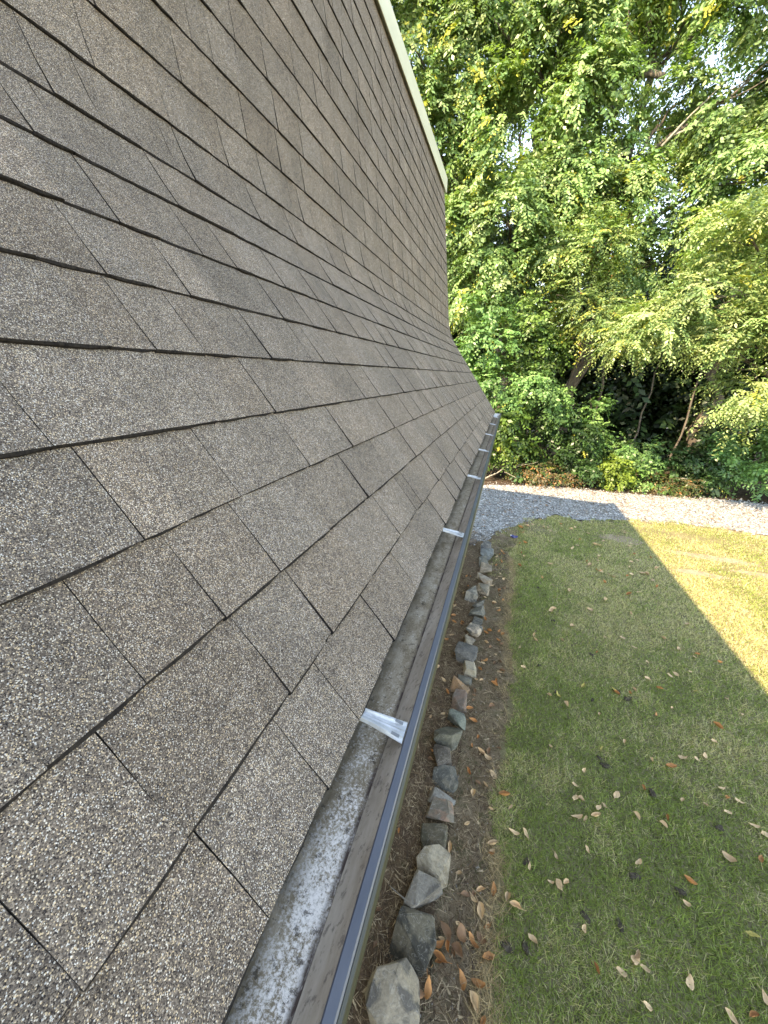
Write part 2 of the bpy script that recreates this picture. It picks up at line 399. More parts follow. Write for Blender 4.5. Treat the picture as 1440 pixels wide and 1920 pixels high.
for k in range(22):
    s0 = k * EXPO - .018 + rs.uniform(-.0012, .0012)
    if k == 0: s0 = -.004
    fixed = list(SEEN_JOINTS.get(k, ()))
    ys = []
    y = (fixed[0] if fixed else rs.uniform(0, .2)) - .02
    while y > -2.6:
        y -= rs.uniform(.17, .27); ys.append(y)
    ys = ys[::-1] + fixed; y = ys[-1]
    while y < L_END - .12:
        y += rs.choice((rs.uniform(.17, .23), rs.uniform(.20, .28), rs.uniform(.19, .25))); ys.append(y)
        if rs.random() < .10: ys.append(y + rs.uniform(.03, .06)); y = ys[-1]
    ys = [q for q in ys if q < L_END - .05] + [L_END - .001]
    for a, b in zip(ys[:-1], ys[1:]):
        gap = rs.uniform(.0008, .0018); b2 = b - (gap if b < L_END - .01 else 0)
        t0 = rs.choice((.93, .98, 1.0, 1.03, 1.07)) * rs.uniform(.98, 1.02)
        cuts = [a, b2]
        if b2 - a > .12 and rs.random() < .72: cuts = [a, a + (b2 - a) * rs.uniform(.32, .68), b2]
        hi = rs.random() < .6
        for q0, q1 in zip(cuts[:-1], cuts[1:]):
            thick = (rs.uniform(.0108, .0128) if hi else rs.uniform(.0078, .0090)) * (1 if k < 3 else .80)
            t = t0 * (1.03 if hi else .94) * rs.uniform(.98, 1.02); warm = rs.uniform(-.02, .02)
            tabs.append((q0, q1, s0 + (0 if hi else .0012), thick, (t * (1 + warm), t, t * (1 - warm)), 0)); hi = not hi
def seen_area(t):
    y = (t[0] + t[1]) / 2; x, z = prof(t[2] + .07); p = Vector((float(x), y, float(z))) - EYE
    d = p.dot(cf)
    if d < .08: return 0
    u = p.dot(cx) / d; v = p.dot(cu) / d
    if abs(u) > 1.08 or abs(v) > 1.42: return 0
    a = float(np.interp(t[2] + .07, PS, PA)); nrm = Vector((math.sin(a), 0, math.cos(a)))
    return (t[1] - t[0]) * abs(nrm.dot(p.normalized())) / d ** 2
order = sorted(range(len(tabs)), key=lambda i: -seen_area(tabs[i])); near = set(order[:300])
AV, AF, AM, AC = [], [], [], []
def shingle_mesh(V, F, mi, cols):
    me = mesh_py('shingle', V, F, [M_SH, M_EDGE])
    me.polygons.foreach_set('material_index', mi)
    a = me.attributes.new('tint', 'FLOAT_COLOR', 'FACE'); a.data.foreach_set('color', np.concatenate([np.asarray(cols, np.float32), np.ones((len(cols), 1), np.float32)], 1).ravel())
    return me
for i, t in enumerate(tabs):
    V, F, mi = tab(*t[:5], random.Random(i))
    if i in near:
        obj('shingle', shingle_mesh(V, F, mi, [t[4]] * len(F)), roof)
    else:
        b = len(AV); AV += V; AF += [tuple(v + b for v in f) for f in F]; AM += mi; AC += [t[4]] * len(F)
tag(obj('shingle_field', shingle_mesh(AV, AF, AM, AC), roof), kind='stuff')

# gutter: K-style trough, rolled lip, end cap, hangers
GY0, GY1 = Y_BACK, L_END + .03
gutter = part('gutter', strip_mesh('gutter', [(-.198, 2.735), (-.196, 2.698), (-.190, 2.693), (-.117, 2.691), (-.1125, 2.692), (-.1125, 2.687), (-.118, 2.685), (-.192, 2.687), (-.1995, 2.692), (-.1995, 2.735)], GY0, GY1, [M_GFLOOR]))
tag(gutter, 'open metal rain gutter with stained floor and pale oxidised patch')
obj('front_wall', strip_mesh('front_wall', [(-.1120, 2.692), (-.1085, 2.696), (-.0930, 2.718), (-.0845, 2.731), (-.0790, 2.7385), (-.0775, 2.7365), (-.083, 2.729), (-.0915, 2.716), (-.107, 2.694), (-.1105, 2.6905)], GY0, GY1, [M_GWALL]), gutter)
obj('front_lip', strip_mesh('front_lip', [(-.0785, 2.7395), (-.0780, 2.7425), (-.0765, 2.7438), (-.0665, 2.7425), (-.0645, 2.7405), (-.0645, 2.7375), (-.0785, 2.7370)], GY0, GY1, [M_LIP]), gutter)
obj('outer_face', strip_mesh('outer_face', [(-.0638, 2.7400), (-.0600, 2.7380), (-.0585, 2.7330), (-.0585, 2.712), (-.066, 2.700), (-.080, 2.688), (-.088, 2.672), (-.098, 2.652), (-.108, 2.6475), (-.1005, 2.651), (-.090, 2.672), (-.082, 2.690), (-.068, 2.703), (-.0625, 2.713), (-.0625, 2.7360)], GY0, GY1, [M_GOUT]), gutter)
capo = [(-.199, 2.7372), (-.0600, 2.7372), (-.0600, 2.712), (-.080, 2.688), (-.098, 2.652), (-.108, 2.646), (-.199, 2.646)]
obj('end_cap', strip_mesh('end_cap', capo, GY1 + .0005, GY1 + .004, [M_GALV]), gutter)
sealv = [(-.194, 6.18, 2.700), (-.116, 6.21, 2.697), (-.109, 6.385, 2.700), (-.194, 6.385, 2.702), (-.09, 6.386, 2.728), (-.194, 6.386, 2.730)]
obj('end_flashing', mesh_py('end_flashing', sealv, [(0, 1, 2, 3), (3, 2, 4, 5)], [simple('pale_sealant', (.66, .66, .64), (.80, .80, .78), 30, .5)]), gutter)
def hanger_mesh():
    ws = np.array([-1, -.86, -.66, -.48, -.16, 0, .16, .48, .66, .86, 1.0]); hs = np.array([0, .75, .75, .1, 0, .25, 0, .1, .75, .75, 0])
    V = []; F = []; nx = 15
    for i in range(nx):
        t = i / (nx - 1); x = -.176 + t * (.176 - .0800)
        z = 2.7525 - (2.7525 - 2.7425) * t
        hw = .0120 + .0085 * max(0, (t - .30) / .70) ** 1.2; hh = .0045 * (1 - max(0, (t - .72) / .28)) + .0012
        skew = .004 * (1 - t)
        for w, h in zip(ws, hs): V.append((x, w * hw + skew, z + h * hh))
    n = len(ws)
    for i in range(nx - 1):
        for j in range(n - 1):
            a = i * n + j; F.append((a, a + n, a + n + 1, a + 1))
    b = len(V); 
    V += [(v[0], v[1], v[2] - .0022) for v in V[:b]]
    F += [tuple(b + q for q in f[::-1]) for f in F[:]]
    mi = [0] * len(F)
    # front clip folding over the lip and two embossed slots
    for sy in (-.0125, .0125):
        c = len(V); x0, x1, hh = -.100, -.0865, 2.7458
        V += [(x0, sy - .003, hh + .003), (x1, sy - .003, hh - .0005), (x1, sy + .003, hh - .0005), (x0, sy + .003, hh + .003)]
        F.append((c, c + 1, c + 2, c + 3)); mi.append(1)
    me = mesh_py('hanger', V, F, [M_GALV, M_SLOT]); me.polygons.foreach_set('material_index', mi); return me
HM = hanger_mesh()
rh = random.Random(4)
for k in range(-2, 7):
    h = obj('hanger', HM, gutter); h.location = (0, .462 + .868 * k + (rh.uniform(-.012, .012) if k else 0), 0)
    h.rotation_euler = (0, 0, 0)

# ------------------------------------------------------------------ edging stones
STONES = [(-.13, 1.05, .31, .24), (-.07, 1.31, .29, .24), (-.04, 1.55, .23, .24), (-.02, 1.74, .25, .23), (-.04, 1.94, .22, .17), (-.02, 2.11, .21, .17), (-.03, 2.23, .23, .14), (-.02, 2.39, .23, .18), (-.08, 2.56, .18, .2), (-.07, 2.78, .23, .24), (-.03, 2.97, .19, .24), (-.01, 3.24, .17, .25), (-.03, 3.48, .2, .22), (.01, 3.63, .18, .14), (.03, 3.81, .17, .25), (-.03, 4.01, .27, .22), (.02, 4.25, .17, .26), (.02, 4.54, .19, .22), (.04, 4.72, .15, .19), (.04, 4.95, .2, .23), (.05, 5.23, .14, .22), (-.04, 5.42, .24, .26), (.08, 5.65, .2, .23), (.08, 6.01, .21, .28), (.07, 6.33, .22, .24), (.03, 6.64, .19, .27), (.05, 6.97, .24, .3), (.04, 7.27, .22, .26), (-.27, 7.47, .17, .22)]
SCOL = [((.33, .31, .27), (.14, .14, .14)), ((.060, .062, .058), (.16, .155, .13)), ((.15, .15, .15), (.25, .25, .245)), ((.36, .34, .29), (.24, .22, .18)), ((.095, .095, .075), (.15, .14, .11)), ((.30, .21, .17), (.20, .19, .17)), ((.28, .30, .31), (.20, .20, .20)), ((.11, .125, .13), (.21, .22, .21)), ((.085, .080, .075), (.15, .14, .13)), ((.16, .17, .15), (.10, .11, .10)), ((.17, .21, .20), (.11, .13, .13)), ((.25, .19, .17), (.19, .17, .16)), ((.42, .27, .17), (.28, .20, .14)), ((.12, .135, .13), (.17, .18, .17)), ((.33, .32, .27), (.42, .40, .34)), ((.10, .11, .12), (.14, .15, .16)), ((.24, .22, .19), (.34, .32, .28)), ((.46, .41, .36), (.14, .15, .15)), ((.075, .08, .08), (.12, .13, .13)), ((.19, .20, .195), (.13, .14, .135)), ((.17, .175, .165), (.12, .12, .115)), ((.30, .30, .28), (.16, .17, .17)), ((.35, .31, .26), (.16, .16, .15)), ((.38, .37, .34), (.27, .23, .19)), ((.32, .28, .23), (.20, .18, .15)), ((.11, .12, .115), (.16, .17, .16)), ((.19, .23, .25), (.13, .15, .16)), ((.09, .10, .11), (.15, .16, .17)), ((.10, .085, .08), (.15, .13, .12))]
SLAB = ['pale tan edging stone with dark grey stripe, nearest of the row', 'big charcoal edging stone with a pale ridge, second nearest in row', 'mottled grey blocky edging stone behind the charcoal one', 'cream coloured edging stone with broad flat top', 'dark olive edging stone just beyond the cream stone', 'pink and tan edging stone between olive and pale blue stones', 'pale blue grey flat edging stone beyond the pink one', 'dark slate edging stone with pale veins beyond flat pale stone', 'small blackish brown edging stone, ninth from the near end', 'grey green edging stone with peaked top, tenth from near end', 'pale sea green edging stone before the pinkish pair', 'dull pink edging stone next to the orange one', 'orange tan edging stone, only orange one in the row', 'thin grey slab edging stone beyond the orange stone', 'pale cracked cream grey edging stone beyond thin grey slab', 'wide blue black edging stone jutting towards the house', 'tan and grey upright edging stone, seventeenth from near end', 'edging stone with whitish top and dark foot', 'small black edging stone beyond the white topped one', 'flat mid grey slab edging stone, twentieth from near end', 'narrow olive grey edging stone, twenty first from near end', 'wide light grey edging stone jutting towards the house, far half', 'light tan wedge edging stone beyond the wide light grey one', 'whitish edging stone sixth from the far gravel end', 'sandy tan edging stone fifth from the far gravel end', 'dark rounded edging stone fourth from the far gravel end', 'bluish grey edging stone third from the far gravel end', 'near black edging stone touching the gravel at row end', 'dark brown stone set apart from row, under the gutter']
def stone_mat(i, ca, cb):
    m = NT('edging_stone'); tc = m.new('TexCoord'); mp = m.new('Mapping'); mp.inputs['Location'].default_value = (i * 3.1, i * 1.7, i); m.link(tc.outputs['Object'], mp.inputs[0])
    p = mp.outputs[0]; n1 = m.noise(p, 7, 4, .6, .5); n2 = m.noise(p, 45, 5, .7)
    c = m.mix(m.ramp(n1, [(.46, 0.0), (.54, 1.0)]), tuple(v * q for v, q in zip(ca, (.80, .72, .62))), tuple(v * q for v, q in zip(cb, (.80, .72, .62))))
    c = m.mix(1, c, m.ramp(n2, [(.3, .72), (.7, 1.28)]), 'MULTIPLY')
    vn = m.ramp(m.noise(p, 12, 3, .5, 1.6), [(.485, 0.0), (.5, 1.0), (.515, 0.0)])
    c = m.mix(m.math('MULTIPLY', vn, .35), c, (.42, .40, .36))
    m.col(c); m.rough(.85, .3); m.bump(n2, .6, .012); return m.m
def stone_mesh(i, w, d, h, mat):
    r = random.Random(100 + i); bm = bmesh.new()
    for k in range(15):
        u = r.uniform(-1, 1); a = r.uniform(0, 2 * math.pi); q = math.sqrt(1 - u * u); s = r.uniform(.82, 1.12)
        sq = lambda v: math.copysign(abs(v) ** .5, v)
        bm.verts.new((sq(q * math.cos(a)) * w / 2 * s, sq(q * math.sin(a)) * d / 2 * s, sq(u) * h / 2 * s))
    res = bmesh.ops.convex_hull(bm, input=bm.verts)
    bmesh.ops.delete(bm, geom=[v for v in bm.verts if not v.link_faces], context='VERTS')
    bmesh.ops.dissolve_limit(bm, angle_limit=R(14), verts=bm.verts, edges=bm.edges)
    bmesh.ops.bevel(bm, geom=list(bm.edges), offset=.006, segments=2, profile=.6, affect='EDGES')
    bmesh.ops.triangulate(bm, faces=[f for f in bm.faces if len(f.verts) > 4])
    bmesh.ops.subdivide_edges(bm, edges=[e for e in bm.edges if e.calc_length() > .05], cuts=1)
    bmesh.ops.recalc_face_normals(bm, faces=bm.faces)
    for v in bm.verts: v.co += Vector((r.uniform(-1, 1), r.uniform(-1, 1), r.uniform(-1, 1))) * .0022
    zmin = min(v.co.z for v in bm.verts)
    for v in bm.verts: v.co.z -= zmin
    me = bpy.data.meshes.new('edging_stone'); bm.to_mesh(me); bm.free(); me.materials.append(mat); return me
for i, (x, y, w, d) in enumerate(STONES):
    h = min(w, d) * random.Random(i).uniform(.62, .8) + .02
    o = obj('edging_stone', stone_mesh(i, w * 1.06, d * (1.16 if i < 13 else 1.34), h * 1.1, stone_mat(i, *SCOL[i])), None, (x, y, -.045))
    o.rotation_euler = (random.Random(i + 50).uniform(-.1, .1), random.Random(i + 60).uniform(-.1, .1), random.Random(i + 70).uniform(-.35, .35))
    tag(o, SLAB[i], 'stone', 'edging stones in a row along the bed')

# ------------------------------------------------------------------ grass
def blades(x, y, z0, ln, wd, lean, col, name, mat, label, cat):
    n = len(x); a = rng.random(n) * 2 * np.pi; b = rng.random(n) * 2 * np.pi
    V = np.empty((n, 3, 3), np.float32)
    dx, dy = np.cos(a) * wd / 2, np.sin(a) * wd / 2
    V[:, 0] = np.stack([x - dx, y - dy, z0], 1); V[:, 1] = np.stack([x + dx, y + dy, z0], 1)
    V[:, 2] = np.stack([x + np.cos(b) * ln * np.sin(lean), y + np.sin(b) * ln * np.sin(lean), z0 + ln * np.cos(lean)], 1)
    me = mesh_np(name, V.reshape(-1, 3), np.arange(3 * n).reshape(-1, 3), [mat], col)
    return tag(obj(name, me), label, cat, kind='stuff')
N = 2600000
gx = rng.random(N) * 9.6 + .3; gy = rng.random(N) * 11.2 + .4
dist = np.sqrt(gx ** 2 + gy ** 2 + 10.9)
keep = rng.random(N) < np.clip((4.0 / dist) ** 1.5, 0, 1) * .80
edge = lawn_x(gy) + (fbm(gy * 5, gy * 0 + 3, 5) - .5) * .16
keep &= (gx > edge + .02) & (gy < grav_n(gx) + (fbm(gx * 4, gy * 4, 8) - .5) * 1.1)
# field of view with a margin on either side
keep &= (gx < .75 + gy * .98 + .9)
bare = np.zeros(N)
for bx, by, rx, ry in ((2.87, 9.06, .55, .28), (4.5, 8.75, 1.0, .25), (3.8, 7.83, .7, .2), (5.2, 8.3, .9, .22), (1.0, 8.9, .5, .4), (4.2, 9.9, 1.5, .3)):
    bare = np.maximum(bare, np.exp(-(((gx - bx) / rx) ** 2 + ((gy - by) / ry) ** 2)) * (.55 + .8 * fbm(gx * 3, gy * 3, 40)))
keep &= rng.random(N) > bare * .95
gx, gy = gx[keep], gy[keep]; n = len(gx)
dist = dist[keep]
f1 = fbm(gx * 1.1, gy * 1.1, 20); f2 = fbm(gx * 5, gy * 5, 30)
straw_p = np.clip(.34 + .03 * np.clip(gy - 2.2, 0, 7) + .05 * np.clip(gx - 1.5, 0, 4) * .6 + (f1 - .5) * 1.4 + (f2 - .5) * .9, .06, .82)
st = rng.random(n) < straw_p
green = np.array([.185, .230, .062]) * (1 + (rng.random((n, 1)) - .5) * .8) * (.75 + .5 * f2[:, None])
yell = np.array([.255, .30, .095]) * (1 + (rng.random((n, 1)) - .5) * .5)
k = np.clip(rng.random((n, 1)) * .5 + .10 * np.clip(gy[:, None] - 4, 0, 5) * rng.random((n, 1)) + (f1[:, None] - .5) * .8, 0, 1); green = green * (1 - k) + yell * k
straw = np.array([.46, .395, .225]) * (1 + (rng.random((n, 1)) - .5) * .6)
dead = rng.random(n) < .1
col = np.where(st[:, None], straw, green) * 1.22; col[dead] *= .3
wd = np.where(st, .0046, .0056) * (.8 + .5 * rng.random(n)) * np.clip(dist / 4.0, 1, 2.2)
blades(gx, gy, np.full(n, .010), (.022 + .030 * rng.random(n) + .03 * (rng.random(n) < .06)) * (.75 + .6 * f2), wd, np.radians(28 + 54 * rng.random(n)), col, 'lawn_grass', M_GRASS, 'short green and straw coloured grass blades covering the lawn', 'grass')
n = 16000
tx = rng.random(n) * 1.0 + .12; ty = rng.random(n) * 3.0 + 6.2
ok = (tx < lawn_x(ty) + .25) & (ty < grav_n(tx)) & (rng.random(n) < np.clip(fbm(tx * 4, ty * 4, 90) * 2.4 - .75, 0, 1)); tx, ty = tx[ok], ty[ok]; n = len(tx)
blades(tx, ty, np.full(n, .010), .025 + .03 * rng.random(n), np.full(n, .008), np.radians(25 + 55 * rng.random(n)), np.where((rng.random(n) < .45)[:, None], np.array([.5, .42, .24]), np.array([.17, .20, .06])) * (.6 + .8 * rng.random((n, 1))), 'sparse_grass', M_GRASS, 'thin sparse grass at the corner beside the gravel', 'grass')
# dead straw fringe along the lawn edge
n = 15000
fy = rng.random(n) * 8.2 + .2; fx = lawn_x(fy) + (fbm(fy * 5, fy * 0 + 3, 5) - .5) * .16 + rng.normal(0, .045, n) - .015
ok = rng.random(n) < np.clip(fbm(fy * 2.2, fy * 0, 12) * 2.4 - .55, .05, 1); fx, fy = fx[ok], fy[ok]; n = len(fx)
col = np.array([.40, .29, .15]) * (1 + (rng.random((n, 1)) - .5) * .8)
blades(fx, fy, np.full(n, .008), .05 + .08 * rng.random(n), .003 + .002 * rng.random(n), np.radians(50 + 36 * rng.random(n)), col, 'dead_grass_fringe', M_STRAW, 'dead straw coloured grass along the edge of the lawn', 'dead grass')
# pine straw and chopped litter on the bed and the dirt strip
n = 90000
bx = rng.random(n) * 1.15 - .66; by = rng.random(n) * 8.0 + .1
ok = (bx < lawn_x(by) - .0) & (rng.random(n) < np.where(bx < .05, 1.0, .70) * np.clip(fbm(bx * 6, by * 6, 60) * 1.9 - .2, .1, 1)); bx, by = bx[ok], by[ok]; n = len(bx)
c0 = np.array([[.16, .105, .06], [.26, .19, .12], [.09, .06, .04], [.40, .30, .19], [.12, .075, .045]])[rng.integers(0, 5, n)]
blades(bx, by, .008 + .014 * rng.random(n), .03 + .07 * rng.random(n), .0025 + .004 * rng.random(n) + .010 * (rng.random(n) < .06), np.radians(76 + 13 * rng.random(n)), c0 * (.7 + .6 * rng.random((n, 1))), 'straw_litter', M_STRAW, 'brown pine straw and chopped litter on the soil bed', 'litter')
# moss tufts on the dirt strip
n = 26000
bx = rng.random(n) * .55 + .02; by = rng.random(n) * 7.6 + .5
ok = (bx < lawn_x(by)) & (fbm(bx * 5, by * 3.5, 75) > .56); bx, by = bx[ok], by[ok]; n = len(bx)
blades(bx, by, np.full(n, .008), .008 + .016 * rng.random(n), .004 + .003 * rng.random(n), np.radians(20 + 55 * rng.random(n)), np.array([.075, .085, .025]) * (.6 + .9 * rng.random((n, 1))), 'moss', M_GRASS, 'low dark green moss on the dirt strip beside stones', 'moss')

# ------------------------------------------------------------------ gravel stones
def pebbles(px_, py_, z, size, col, name, label, cat, mat=M_GRAVELSTONE):
    n = len(px_); base = np.array([[1, 0, 0], [-1, 0, 0], [0, 1, 0], [0, -1, 0], [0, 0, 1], [0, 0, -1]], np.float32)
    V = base[None] * (.65 + .7 * rng.random((n, 6, 1))); V = V + (rng.random((n, 6, 3)) - .5) * .6
    V *= size[:, None, None] * (.6 + .6 * rng.random((n, 1, 3))); V[:, :, 2] *= .7
    a = rng.random(n) * 6.28; ca, sa = np.cos(a)[:, None], np.sin(a)[:, None]
    X = V[:, :, 0] * ca - V[:, :, 1] * sa + px_[:, None]; Y = V[:, :, 0] * sa + V[:, :, 1] * ca + py_[:, None]; Z = V[:, :, 2] + z[:, None]
    V = np.stack([X, Y, Z], 2).reshape(-1, 3)
    f = np.array([[0, 2, 4], [2, 1, 4], [1, 3, 4], [3, 0, 4], [2, 0, 5], [1, 2, 5], [3, 1, 5], [0, 3, 5]])
    F = (f[None] + 6 * np.arange(n)[:, None, None]).reshape(-1, 3)
    me = mesh_np(name, V, F, [mat], np.repeat(col, 8, 0))
    return tag(obj(name, me), label, cat, kind='stuff')
n = 62000
px_ = rng.random(n) * 14 - 2.2; py_ = rng.random(n) * 8.6 + 7.4
ok = (py_ > np.where(px_ < -.28, 7.6, grav_n(px_)) + rng.normal(0, .10, n)) & (py_ < grav_f(px_) + rng.normal(0, .18, n)); px_, py_ = px_[ok], py_[ok]; n = len(px_)
tone = np.array([.15, .22, .30, .38, .50, .06])[rng.choice(6, n, p=[.15, .24, .26, .2, .1, .05])][:, None]
col = tone * np.array([1, .985, .95]) * (.85 + .3 * rng.random((n, 1)))
col = np.where((rng.random(n) < .06)[:, None], np.array([.22, .13, .075]), col)
pebbles(px_, py_, np.full(n, .018), .011 + .024 * rng.random(n) ** 2, col, 'gravel', 'loose pale grey gravel stones covering the path', 'gravel')
# a few pale pebbles on the dirt strip
n = 260
px_ = rng.random(n) * .4; py_ = rng.random(n) * 7 + .8
pebbles(px_, py_, np.full(n, .010), .005 + .010 * rng.random(n) ** 2, np.array([.3, .27, .23]) * (.5 + rng.random((n, 1))), 'strip_pebbles', 'tiny pebbles scattered on the pale dirt strip', 'pebbles')

# ------------------------------------------------------------------ trees
def leaf_cloud(lobes, n_spray, m_leaf, ll, lw, spl, droop, pal, name, seed, shell=.55, yellow=.06, tipw=None, clump=15):
    """sprays of leaves: each spray is a drooping twig with leaves on both sides"""
    r = np.random.default_rng(seed)
    lob = np.array([l[:6] for l in lobes], float); wt = lob[:, 3] * lob[:, 4] + lob[:, 3] * lob[:, 5]; wt /= wt.sum()
    which = r.choice(len(lob), n_spray, p=wt); c = lob[which]
    ncl = clump
    cu_ = r.normal(size=(len(lob), ncl, 3)); cu_ /= np.linalg.norm(cu_, axis=2, keepdims=True)
    ci = r.integers(0, ncl, n_spray)
    u = cu_[which, ci] + r.normal(size=(n_spray, 3)) * .20; u /= np.linalg.norm(u, axis=1, keepdims=True)
    ctone = (.72 + .56 * r.random((len(lob), ncl)))[which, ci][:, None]
    rad = (shell + (1 - shell) * r.random((n_spray, 1)) ** .7) * (.8 + .35 * r.random((len(lob), ncl)))[which, ci][:, None]
    # ragged lobes: radius varies with direction
    wob = .78 + .5 * (vnoise(u[:, 0] * 2.3 + which * 3.7 + 9, u[:, 2] * 2.3 + u[:, 1] * 1.9 + which * 1.3 + 20, seed % 50) )[:, None]
    p0 = c[:, :3] + u * c[:, 3:6] * rad * wob
    d = u * np.array([1, 1, .45]) + r.normal(size=(n_spray, 3)) * .38; d /= np.linalg.norm(d, axis=1, keepdims=True)
    ln = spl * (.6 + .8 * r.random(n_spray))
    t = (np.arange(m_leaf) + .5) / m_leaf
    g = np.array([0, 0, -1.0]); dr = droop * (.5 + r.random(n_spray))
    P = p0[:, None] + d[:, None] * (ln[:, None, None] * t[None, :, None]) + g * (ln * dr)[:, None, None] * (t ** 2)[None, :, None]
    T = d[:, None] + g * (2 * dr)[:, None, None] * t[None, :, None]; T /= np.linalg.norm(T, axis=2, keepdims=True)
    up = np.array([0, 0, 1.0]); S = np.cross(T, up); S /= np.linalg.norm(S, axis=2, keepdims=True) + 1e-6
    side = np.where(np.arange(m_leaf) % 2 == 0, 1.0, -1.0)[None, :, None]
    A = S * side * .85 + T * .65 + r.normal(size=P.shape) * .28; A[:, :, 2] -= .22; A /= np.linalg.norm(A, axis=2, keepdims=True)
    Nn = up * .8 + r.normal(size=P.shape) * .45 + u[:, None] * .8; B = np.cross(Nn, A); B /= np.linalg.norm(B, axis=2, keepdims=True) + 1e-6
    Nn = np.cross(A, B)
    sc = (.65 + .6 * r.random((n_spray, m_leaf, 1))) * (.65 + .75 * r.random((n_spray, 1, 1)) ** 1.4) * (1 - .35 * t[None, :, None] ** 3)
    l_, w_ = ll * sc, lw * sc
    P = P + S * side * .012
    V = np.stack([P, P + A * l_ * .48 + B * w_ * .5 - Nn * w_ * .10, P + A * l_ - Nn * l_ * .12, P + A * l_ * .42 - B * w_ * .5 - Nn * w_ * .10], 2)
    n = n_spray * m_leaf; V = V.reshape(-1, 3)
    idx = 4 * np.arange(n)[:, None]
    F = np.concatenate([idx + np.array([0, 1, 2]), idx + np.array([0, 2, 3])], 1).reshape(-1, 3)
    pal = np.array(pal); base = pal[r.integers(0, len(pal), n_spray)] * (.8 + .4 * r.random((n_spray, 1))) * ctone
    lt = np.repeat(base[:, None], m_leaf, 1) * (.8 + .4 * r.random((n_spray, m_leaf, 1)))
    yl = (r.random(n_spray) < yellow * (r.random((len(lob), ncl)) < .35)[which, ci] * 1.3)[:, None] & (t > .35)[None]
    lt = np.where(yl[:, :, None], np.array([.33, .34, .065]) * (.7 + .6 * r.random((n_spray, m_leaf, 1))), lt)
    if tipw:
        br = r.random((n_spray, m_leaf)) < tipw; lt = np.where(br[:, :, None], np.array([.30, .14, .05]), lt)
    return mesh_np(name, V, F, [M_LEAF], np.repeat(lt.reshape(-1, 3), 2, 0))

def tube(paths, mat, name, sides=7):
    """paths: list of (points, radii)"""
    V = []; F = []
    for pts, rad in paths:
        pts = [Vector(p) for p in pts]; b = len(V)
        for i, (p, r_) in enumerate(zip(pts, rad)):
            t = (pts[min(i + 1, len(pts) - 1)] - pts[max(i - 1, 0)]).normalized()
            a = t.orthogonal().normalized(); a = (Vector((1, 0, 0)) - t * t.x).normalized() if abs(t.x) < .9 else a; c = t.cross(a)
            for k in range(sides):
                an = 2 * math.pi * k / sides; V.append(p + (a * math.cos(an) + c * math.sin(an)) * r_)
        for i in range(len(pts) - 1):
            for k in range(sides):
                q = b + i * sides + k; w = b + i * sides + (k + 1) % sides
                F.append((q, w, w + sides, q + sides))
        F.append(tuple(range(b, b + sides))[::-1]); F.append(tuple(range(len(V) - sides, len(V))))
    return mesh_py(name, V, F, [mat], True)
def limb(a, b, r0, r1, seed, n=7, sag=0.0, wob=.06):
    r = random.Random(seed); a = Vector(a); b = Vector(b); L = (b - a).length
    pts = []; rad = []
    for i in range(n + 1):
        t = i / n; p = a.lerp(b, t); p.z += math.sin(t * math.pi) * sag * L
        if 0 < i < n: p += Vector((r.uniform(-1, 1), r.uniform(-1, 1), r.uniform(-1, 1))) * wob * L / 2
        pts.append(p); rad.append(r0 + (r1 - r0) * t)
    return pts, rad
PAL_A = [(.165, .275, .095), (.22, .33, .125), (.28, .37, .165), (.18, .30, .125), (.11, .205, .07)]
PAL_B = [(.085, .19, .062), (.12, .25, .08), (.175, .315, .11)]
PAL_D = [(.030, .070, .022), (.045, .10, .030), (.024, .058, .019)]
def tree(base, top, r0, lobes, n_spray, label, seed, ll=.145, lw=.075, spl=.75, m=18, droop=.55, pal=PAL_A, yellow=.08, extra=(), name='broadleaf_tree', tip=None, shell=.55, group='trees along the edge of the wood', twigs=3):
    t = tag(empty(name, base), label, 'tree', group)
    B = Vector(base); r = random.Random(seed)
    def loc(o): o.location = -B; return o
    tp, tr = limb(base, top, r0, r0 * .35, seed, 10, 0, .05)
    loc(obj('trunk', tube([(tp, tr)], M_BARK, 'trunk', 10), t))
    for i, l in enumerate(lobes):
        c = Vector(l[:3]); k = min(len(tp) - 1, max(2, min(range(len(tp)), key=lambda q: abs(tp[q].z - (c.z - 1.2)))))
        paths = [limb(tp[k], c, tr[k] * .55, .028, seed + i, 7, .06, .09)]
        for q in range(twigs):
            d = Vector((r.uniform(-1, 1), r.uniform(-1, 1), r.uniform(-.5, .8))); d.normalize()
            e = Vector((c.x + d.x * l[3], c.y + d.y * l[4], c.z + d.z * l[5])); s = paths[0][0][r.randint(3, 6)]
            paths.append(limb(s, e, .024, .006, seed * 7 + q + i * 5, 5, -.03, .12))
        loc(obj('branch', tube(paths, M_BARK, 'branch', 6), t))
    for e in extra:
        loc(obj('branch', tube([e], M_TWIG if e[1][0] < .045 else M_BARK, 'branch', 8), t))
    loc(obj('crown', leaf_cloud(lobes, n_spray, m, ll, lw, spl, droop, pal, 'crown', seed, shell, yellow, tip), t))
    return t
def lob(*a): return [(x, y, z, rx, rx * .9, rz) for x, y, z, rx, rz in a]
tree((-3.2, 16.2, 0), (-3.0, 16.4, 13.5), .20, lob((-4.37, 14.9, 12.4, 1.7, 1.5), (-3.7, 15.4, 10.3, 1.6, 1.5), (-2.2, 15.6, 12.0, 1.5, 1.5), (-2.4, 15.6, 9.2, 1.3, 1.3), (-5, 15.4, 14.7, 1.8, 1.5), (-3.1, 15.6, 14.2, 1.7, 1.4), (-3.2, 15.8, 7.6, 1.2, 1.1), (-5.6, 16, 11, 1.6, 1.7)), 6200, 'leafy tree rising right beside the far end of the roof', 31, yellow=.16)
